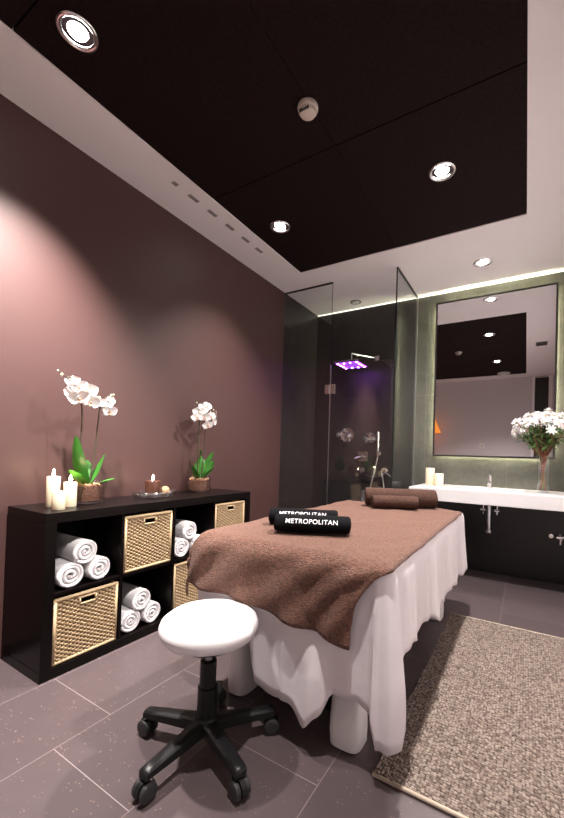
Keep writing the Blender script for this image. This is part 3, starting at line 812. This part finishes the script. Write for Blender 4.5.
link('weave', bm, M['rug'], t)
for yy in (-b-.006, b+.006):
    bm = BM(); tube(bm, [(-a, yy, .008), (0, yy, .008), (a, yy, .008)], .0072, 8); link('edge_binding', bm, M['rug_edge'], t, True)

# ------------------------------------------------------------------ shower
g_ = thing('shower_screen', 'fixed floor-to-ceiling shower glass pane beside the mauve wall', 'shower screen', (0, YG, 0))
link('glass_pane', bx(.004, .584, 0, .010, .002, CEIL-.014), M['glass'], g_)
bm = BM(); box(bm, .003, .585, -.004, .014, CEIL-.0135, CEIL-.001)
link('top_channel', bm, M['black_metal'], g_)
bm = BM(); box(bm, .5842, .5868, .001, .009, .002, CEIL-.014); link('edge', bm, M['glass_edge'], g_)
d_ = thing('shower_door', 'frameless glass shower door hinged to the fixed pane', 'shower door', (.592, YG, 0))
link('glass_pane', bx(0, .640, 0, .010, .012, 2.02), M['glass'], d_)
link('door_seal', bx(-.0045, .0, -.001, .011, .012, 2.02), M['steel'], d_)
for zc in (1.775, .35):
    h = BM(); box(h, -.058, -.008, -.010, .020, zc-.048, zc+.048, .003); box(h, .004, .058, -.010, .020, zc-.048, zc+.048, .003)
    hg = link('hinge', h, M['chrome'], d_)
    bm = BM(); tube(bm, [(-.002, -.004, zc-.045), (-.002, -.004, zc+.045)], .0055, 10); link('pin', bm, M['steel'], hg)
s_ = thing('side_screen', 'floor-to-ceiling glass side screen between shower and vanity', 'shower screen', (XS, YG, 0))
link('glass_pane', bx(0, .010, .002, YB-YG-.014, .002, CEIL-.014), M['glass'], s_)
link('top_channel', bx(-.003, .013, 0, YB-YG-.015, CEIL-.0135, CEIL-.001), M['black_metal'], s_)
link('front_edge', bx(-.001, .011, -.006, .0015, .002, CEIL-.014), M['glass_edge'], s_)
bm = BM(); box(bm, -.002, .012, YB-YG-.0138, YB-YG-.0005, .002, CEIL-.018); link('wall_channel', bm, M['steel'], s_)

HX, HY, HZ = .625, 2.70, 2.115
t = thing('rain_shower', 'square rain shower head glowing with purple lights', 'shower head', (HX, HY, HZ))
q = .15
link('plate', bx(-q, q, -q, q, .002, .022, .003), M['chrome'], t)
link('lit_face', bx(-q*.9, q*.9, -q*.9, q*.9, -.002, .0015), M['led_panel'], t)
bm = BM(); tube(bm, [(0, 0, .022), (0, 0, .13)], .010, 12); lathe(bm, [(.026, .0221), (.022, .034), (.011, .042)], 16)
tube(bm, [(0, 0, .13)] + [(.002+.03*k, (YB-HY-.01)*k/6, .13) for k in range(1, 7)], .010, 12)
link('arm', bm, M['chrome'], t, 40)
link('wall_plate', bx(.182-.032, .182+.032, YB-HY-.012, YB-HY-.002, .098, .162, .003), M['chrome'], t)
for k, (lx, ly) in enumerate([(-1, -1), (-.33, -1), (.33, -1), (1, -1), (1, -.33), (1, .33), (1, 1), (.33, 1), (-.33, 1), (-1, 1), (-1, .33), (-1, -.33)]):
    bm = BM(); lathe(bm, [(0, -.008), (.009, -.006), (.011, -.0025), (0, -.0025)], 10, (lx*q*.74, ly*q*.74, 0)); link('led', bm, M['led_mag'] if k in (0, 4, 5, 6, 9, 10) else M['led_blue'], t)
L = bpy.data.lights.new('shower_glow', 'AREA'); L.shape = 'SQUARE'; L.size = .26; L.energy = .16; L.color = (.6, .15, 1); L.spread = rad(120)
o = bpy.data.objects.new('shower_glow', L); o.location = (HX, HY, HZ-.012); COL.objects.link(o)

def cyl_y(bm, x, z, y0, y1, r, n=20, r2=None):
    tube(bm, [(x, y0, z), (x, y1, z)], [r, r2 or r], n); return bm
t = thing('shower_mixer', 'large round chrome shower mixer valve under the purple shower head', 'shower valve', (.46, YB, 1.355))
bm = BM(); cyl_y(bm, 0, 0, -.001, -.014, .085, 28); link('rosette', bm, M['chrome'], t, 40)
bm = BM(); cyl_y(bm, 0, 0, -.0145, -.075, .045, 24, .040); tube(bm, [(0, -.06, -.03), (.01, -.07, -.085)], [.012, .008], 8); link('knob', bm, M['chrome'], t, 40)
bm = BM(); cyl_y(bm, -.10, 0, -.001, -.045, .030, 16); link('side_knob', bm, M['chrome'], t, 40)
t = thing('diverter_valve', 'chrome cross-shaped valve knob beside the large shower mixer', 'shower valve', (.765, YB, 1.325))
bm = BM(); cyl_y(bm, 0, 0, -.001, -.012, .055, 24); link('rosette', bm, M['chrome'], t, 40)
bm = BM(); cyl_y(bm, 0, 0, -.0125, -.055, .024, 16); tube(bm, [(-.05, -.045, .045), (.05, -.045, -.045)], .011, 8); tube(bm, [(-.05, -.045, -.045), (.05, -.045, .045)], .011, 8); link('cross_handle', bm, M['chrome'], t, 40)
t = thing('hose_outlet', 'square chrome hose outlet below the shower valves', 'shower outlet', (.665, YB, 1.105))
link('square_plate', bx(-.060, .060, -.012, -.001, -.058, .058, .004), M['chrome'], t)
bm = BM(); tube(bm, [(0, -.012, 0), (0, -.07, 0), (-.05, -.10, -.02), (-.09, -.11, -.03)], .013, 10); link('spout', bm, M['chrome'], t, True)
t = thing('hand_shower', 'chrome hand shower on its holder with a hanging silver hose', 'hand shower', (.865, YB, 1.12))
bm = BM(); tube(bm, [(0, -.055, -.02), (0, -.06, .27)], [.013, .016], 12); link('handset', bm, M['chrome'], t, 40)
bm = BM(); cyl_y(bm, .0, .02, -.001, -.05, .022, 16); box(bm, -.02, .04, -.075, -.045, .0, .045, .004); link('holder', bm, M['chrome'], t, 40)
bm = BM(); tube(bm, bez((0, -.055, -.02), (-.03, -.06, -.2), (-.13, -.10, -.62), 16) + bez((-.13, -.10, -.62), (-.02, -.12, -1.0), (.10, -.09, -.60), 16)[1:] + bez((.10, -.09, -.60), (.10, -.05, -.40), (.045, -.03, -.20), 12)[1:], .009, 8); link('hose', bm, M['steel'], t, True)
t = thing('wall_tap', 'small chrome lever tap on the shower wall where the hose ends', 'tap', (.935, YB, .945))
bm = BM(); cyl_y(bm, 0, 0, -.001, -.014, .040, 20); link('rosette', bm, M['chrome'], t, 40)
bm = BM(); cyl_y(bm, 0, 0, -.0145, -.05, .024, 16); tube(bm, [(0, -.045, 0), (.10, -.06, -.06)], [.013, .008], 8); link('lever', bm, M['chrome'], t, 40)
t = thing('bath_spout', 'dark chrome spout low on the shower wall beside the hose', 'tap', (.665, YB, .945))
bm = BM(); cyl_y(bm, 0, 0, -.001, -.012, .03, 18); link('rosette', bm, M['steel'], t, 40)
bm = BM(); tube(bm, [(0, -.012, 0), (.0, -.05, -.05), (.08, -.06, -.075), (.17, -.06, -.07)], [.012, .014, .013, .012], 10); link('spout', bm, M['black_metal'], t, True)

# ------------------------------------------------------------------ vanity
VX0, VY0 = 1.385, 2.385
t = thing('vanity_top', 'long white wall-mounted washbasin counter under the mirror', 'washbasin', (VX0, VY0, 0))
bm = BM(); Lx, Ly = XR-VX0-.003, YB-VY0-.002; z0, z1 = .725, VZ
# counter with a shallow basin sunk into the top
bx0, bx1, by0, by1 = .42, .92, .13, .46
pts = lambda x0, x1, y0, y1, z: [bm.verts.new(p) for p in ((x0, y0, z), (x1, y0, z), (x1, y1, z), (x0, y1, z))]
O0 = pts(0, Lx, 0, Ly, z0); O1 = pts(0, Lx, 0, Ly, z1); I1 = pts(bx0, bx1, by0, by1, z1); I2 = pts(bx0+.03, bx1-.03, by0+.03, by1-.03, z1-.075)
for A_, B_ in ((O0, O1), (O1, I1), (I1, I2)):
    for k in range(4): bm.faces.new((A_[k], A_[(k+1) % 4], B_[(k+1) % 4], B_[k]))
bm.faces.new(O0[::-1]); bm.faces.new(I2)
bmesh.ops.recalc_face_normals(bm, faces=bm.faces[:])
bmesh.ops.bevel(bm, geom=[e for e in bm.edges], offset=.004, segments=2, affect='EDGES')
link('counter', bm, M['ceramic'], t, 40)
bm = BM(); lathe(bm, [(.024, .0), (.022, .004), (0, .005)], 18, ((bx0+bx1)/2, (by0+by1)/2, z1-.0745)); link('drain', bm, M['chrome'], t, True)
t = thing('basin_tap', 'small chrome mixer tap on the white counter below the mirror', 'tap', (2.022, 2.895, VZ+.001))
bm = BM(); lathe(bm, [(0, 0), (.028, 0), (.028, .006), (.022, .012), (.020, .10), (.017, .115), (0, .118)], 20); link('body', bm, M['chrome'], t, 40)
bm = BM(); tube(bm, [(0, -.01, .055), (0, -.06, .062), (0, -.12, .050), (0, -.128, .036)], [.014, .013, .011, .010], 10); link('spout', bm, M['chrome'], t, True)
bm = BM(); tube(bm, [(0, 0, .112), (0, .012, .135), (0, .03, .165)], [.010, .007, .006], 8); box(bm, -.012, .012, -.012, .016, .1185, .130, .003); link('lever', bm, M['chrome'], t, 40)
t = thing('bottle_trap', 'chrome waste pipe hanging below the white counter', 'pipe', (2.030, 2.80, 0))
bm = BM(); tube(bm, [(0, 0, .43), (0, 0, .7245)], .019, 16); lathe(bm, [(0, .425), (.026, .426), (.028, .435), (.028, .455), (.020, .46)], 18); link('drain_pipe', bm, M['chrome'], t, 40)
bm = BM(); tube(bm, [(0, .02, .60), (0, .10, .60), (0, YB-2.80-.014, .60)], .014, 12); link('waste_arm', bm, M['chrome'], t, True)
for sx in (-1, 1):
    bm = BM(); tube(bm, [(sx*.06, .12, .585), (sx*.06, .12, .7245)], .007, 8); tube(bm, [(sx*.06, YB-2.80-.014, .625), (sx*.06, .10, .625)], .013, 10); tube(bm, [(sx*.06-.022, .10, .625), (sx*.06+.022, .10, .625)], .012, 8); link('stop_valve', bm, M['chrome'], t, 40)
t = thing('wall_hook', 'small chrome peg on the dark panel below the vase', 'hook', (2.532, YB-.013, .428))
bm = BM(); cyl_y(bm, 0, 0, -.001, -.04, .011, 14); link('peg', bm, M['chrome'], t, 40)
bm = BM(); cyl_y(bm, 0, 0, 0, -.006, .02, 16); link('rosette', bm, M['chrome'], t, 40)
t = thing('angle_valve', 'chrome angle valve on the dark panel at the picture edge below the vase', 'valve', (2.600, YB-.013, .425))
bm = BM(); cyl_y(bm, 0, 0, 0, -.008, .028, 18); link('rosette', bm, M['chrome'], t, 40)
bm = BM(); cyl_y(bm, 0, 0, -.0085, -.06, .016, 14); tube(bm, [(-.03, -.05, 0), (.04, -.05, .01)], [.018, .014], 12); tube(bm, [(0, -.05, .0), (0, -.05, -.06)], .010, 10); link('body', bm, M['chrome'], t, 40)

# ------------------------------------------------------------------ mirror
MX0, MX1, MZ0, MZ1 = 1.466, 2.55, 1.131, 2.758
t = thing('wall_mirror', 'large black-framed backlit mirror on the slate wall above the basin', 'mirror', ((MX0+MX1)/2, YB, (MZ0+MZ1)/2))
a, b = (MX1-MX0)/2, (MZ1-MZ0)/2; fr = .017
link('mirror_glass', bx(-a+fr, a-fr, -.042, -.036, -b+fr, b-fr), M['mirror'], t)
bm = BM(); box(bm, -a, -a+fr, -.046, -.030, -b, b, .001); box(bm, a-fr, a, -.046, -.030, -b, b, .001); box(bm, -a+fr, a-fr, -.046, -.030, -b, -b+fr, .001); box(bm, -a+fr, a-fr, -.046, -.030, b-fr, b, .001)
link('frame', bm, M['black_metal'], t)
link('back_box', bx(-a+.07, a-.07, -.0295, -.001, -b+.07, b-.07), M['black_metal'], t)
for nm in (0, 1, 2, 3):
    bm = BM()
    if nm == 0: box(bm, -a+.062, -a+.069, -.026, -.006, -b+.07, b-.07)
    if nm == 1: box(bm, a-.069, a-.062, -.026, -.006, -b+.07, b-.07)
    if nm == 2: box(bm, -a+.07, a-.07, -.026, -.006, -b+.062, -b+.069)
    if nm == 3: box(bm, -a+.07, a-.07, -.026, -.006, b-.069, b-.062)
    link('light_strip', bm, M['backlight'], t)

# ------------------------------------------------------------------ vase and cut flowers
VXc, VYc = 2.452, 2.735
t = thing('glass_vase', 'tall clear glass vase of white flowers on the counter', 'vase', (VXc, VYc, VZ+.001))
bm = BM(); lathe(bm, [(0, 0), (.043, 0), (.047, .004), (.044, .12), (.050, .32), (.0475, .32), (.0415, .12), (.043, .014), (0, .012)], 32); link('glass', bm, M['clear'], t, True)
def bloom_bm(seed):
    rnd = random.Random(seed); bm = BM()
    for ring, (n, L_, up, w) in enumerate(((9, .046, .15, .017), (8, .040, .55, .016), (6, .030, 1.0, .014))):
        for k in range(n):
            a = 360*k/n + ring*17 + rnd.uniform(-8, 8)
            mt = Matrix.Translation((0, 0, .004*ring)) @ Matrix.Rotation(rad(a), 4, 'Z') @ Matrix.Rotation(up + rnd.uniform(-.15, .15), 4, 'X')
            grid(bm, [[mt @ p for p in r] for r in petal_pts(L_*rnd.uniform(.9, 1.1), w, -.008, 5, 3)])
    c = BM(); lathe(c, [(0, .016), (.006, .014), (.009, .006), (.006, 0)], 10)
    return bm, c
BL = []
for s in range(4):
    a_, b_ = bloom_bm(s); o1 = link('bloom', a_, M['petal'], None, True); o2 = link('flower_core', b_, M['core'], None, True)
    BL.append((o1.data, o2.data)); bpy.data.objects.remove(o1); bpy.data.objects.remove(o2)
rnd = random.Random(3)
heads = []
for k in range(60):
    for _ in range(60):
        p = Vector((rnd.uniform(-.235, .235), rnd.uniform(-.17, .17), rnd.uniform(.50, .70)))
        rr = math.hypot(p.x/.235, p.y/.17)
        top = .70 - .10*rr*rr
        if rr > 1 or p.z > top or p.z < top-.13 - .02: continue
        if all((p-q_).length > .058 for q_ in heads): heads.append(p); break
    if len(heads) >= 36: break
for k, p in enumerate(heads):
    st = thing('cut_flower', 'white many-petalled cut flower standing in the tall glass vase', 'flower', (VXc, VYc, VZ+.02), 0, 'white cut flowers in the vase')
    az = math.atan2(p.y, p.x); low_ = Vector((-.026*cos(az+.6), -.022*sin(az+.6), .004)); nk = Vector((.032*cos(az), .032*sin(az), .30))
    pts_ = bez(low_, (low_+nk)/2, nk, 5) + bez(nk, nk + (nk-low_)*.35 + Vector((p.x*.2, p.y*.2, 0)), p, 8)[1:]
    bm = BM(); tube(bm, pts_, [.0042]*6 + [.0028]*8, 6); link('stalk', bm, M['stalk'] if k % 3 else M['foliage'], st, True)
    d = (p - Vector((0, 0, .36))).normalized() + Vector((.0, -.35, .10))
    mb, mc = BL[k % 4]
    f = bpy.data.objects.new('bloom', mb); COL.objects.link(f); f.parent = st; f.location = p; f.rotation_euler = orient(d, rnd.uniform(0, 6)); f.scale = (rnd.uniform(1.0, 1.35),)*3
    c = bpy.data.objects.new('flower_core', mc); COL.objects.link(c); c.parent = f
    for q_ in range(6):
        s = rnd.uniform(.25, .90); base = nk.lerp(p, s); a = rnd.uniform(0, 6.28); ln = rnd.uniform(.05, .085)
        tip = base + Vector((cos(a)*ln, sin(a)*ln, rnd.uniform(-.03, .04)))
        link('leaf', leaf_bm(base, (base+tip)/2 + Vector((0, 0, .015)), tip, .012), M['foliage'], st, True)

# ------------------------------------------------------------------ things seen only in the mirror
t = thing('wall_lamp', 'orange cone-shaded wall lamp seen at the mirror edge', 'lamp', (.44, YS, 1.70))
bm = BM(); lathe(bm, [(.21, 0), (.205, .004), (.03, .42), (.034, .424)], 28); xform(bm, Matrix.Translation((0, .23, 0))); link('lamp_shade', bm, M['orange'], t, 40)
bm = BM(); tube(bm, [(0, .002, .20), (0, .23, .20)], .01, 8); box(bm, -.04, .04, .001, .015, .12, .28, .003); link('bracket', bm, M['black_metal'], t)
bm = BM(); lathe(bm, [(0, .11), (.025, .12), (.03, .15), (.012, .19), (0, .19)], 14, (0, .23, 0)); link('bulb', bm, M['plastic_white'], t, True)
t = thing('light_switch', 'square white switch plate on the white wall seen in the mirror', 'switch', (1.478, YS, 1.42))
link('plate', bx(-.05, .05, .001, .010, -.05, .05, .003), M['plastic_white'], t); link('rocker', bx(-.028, .028, .0105, .014, -.03, .03, .002), M['detector'], t)
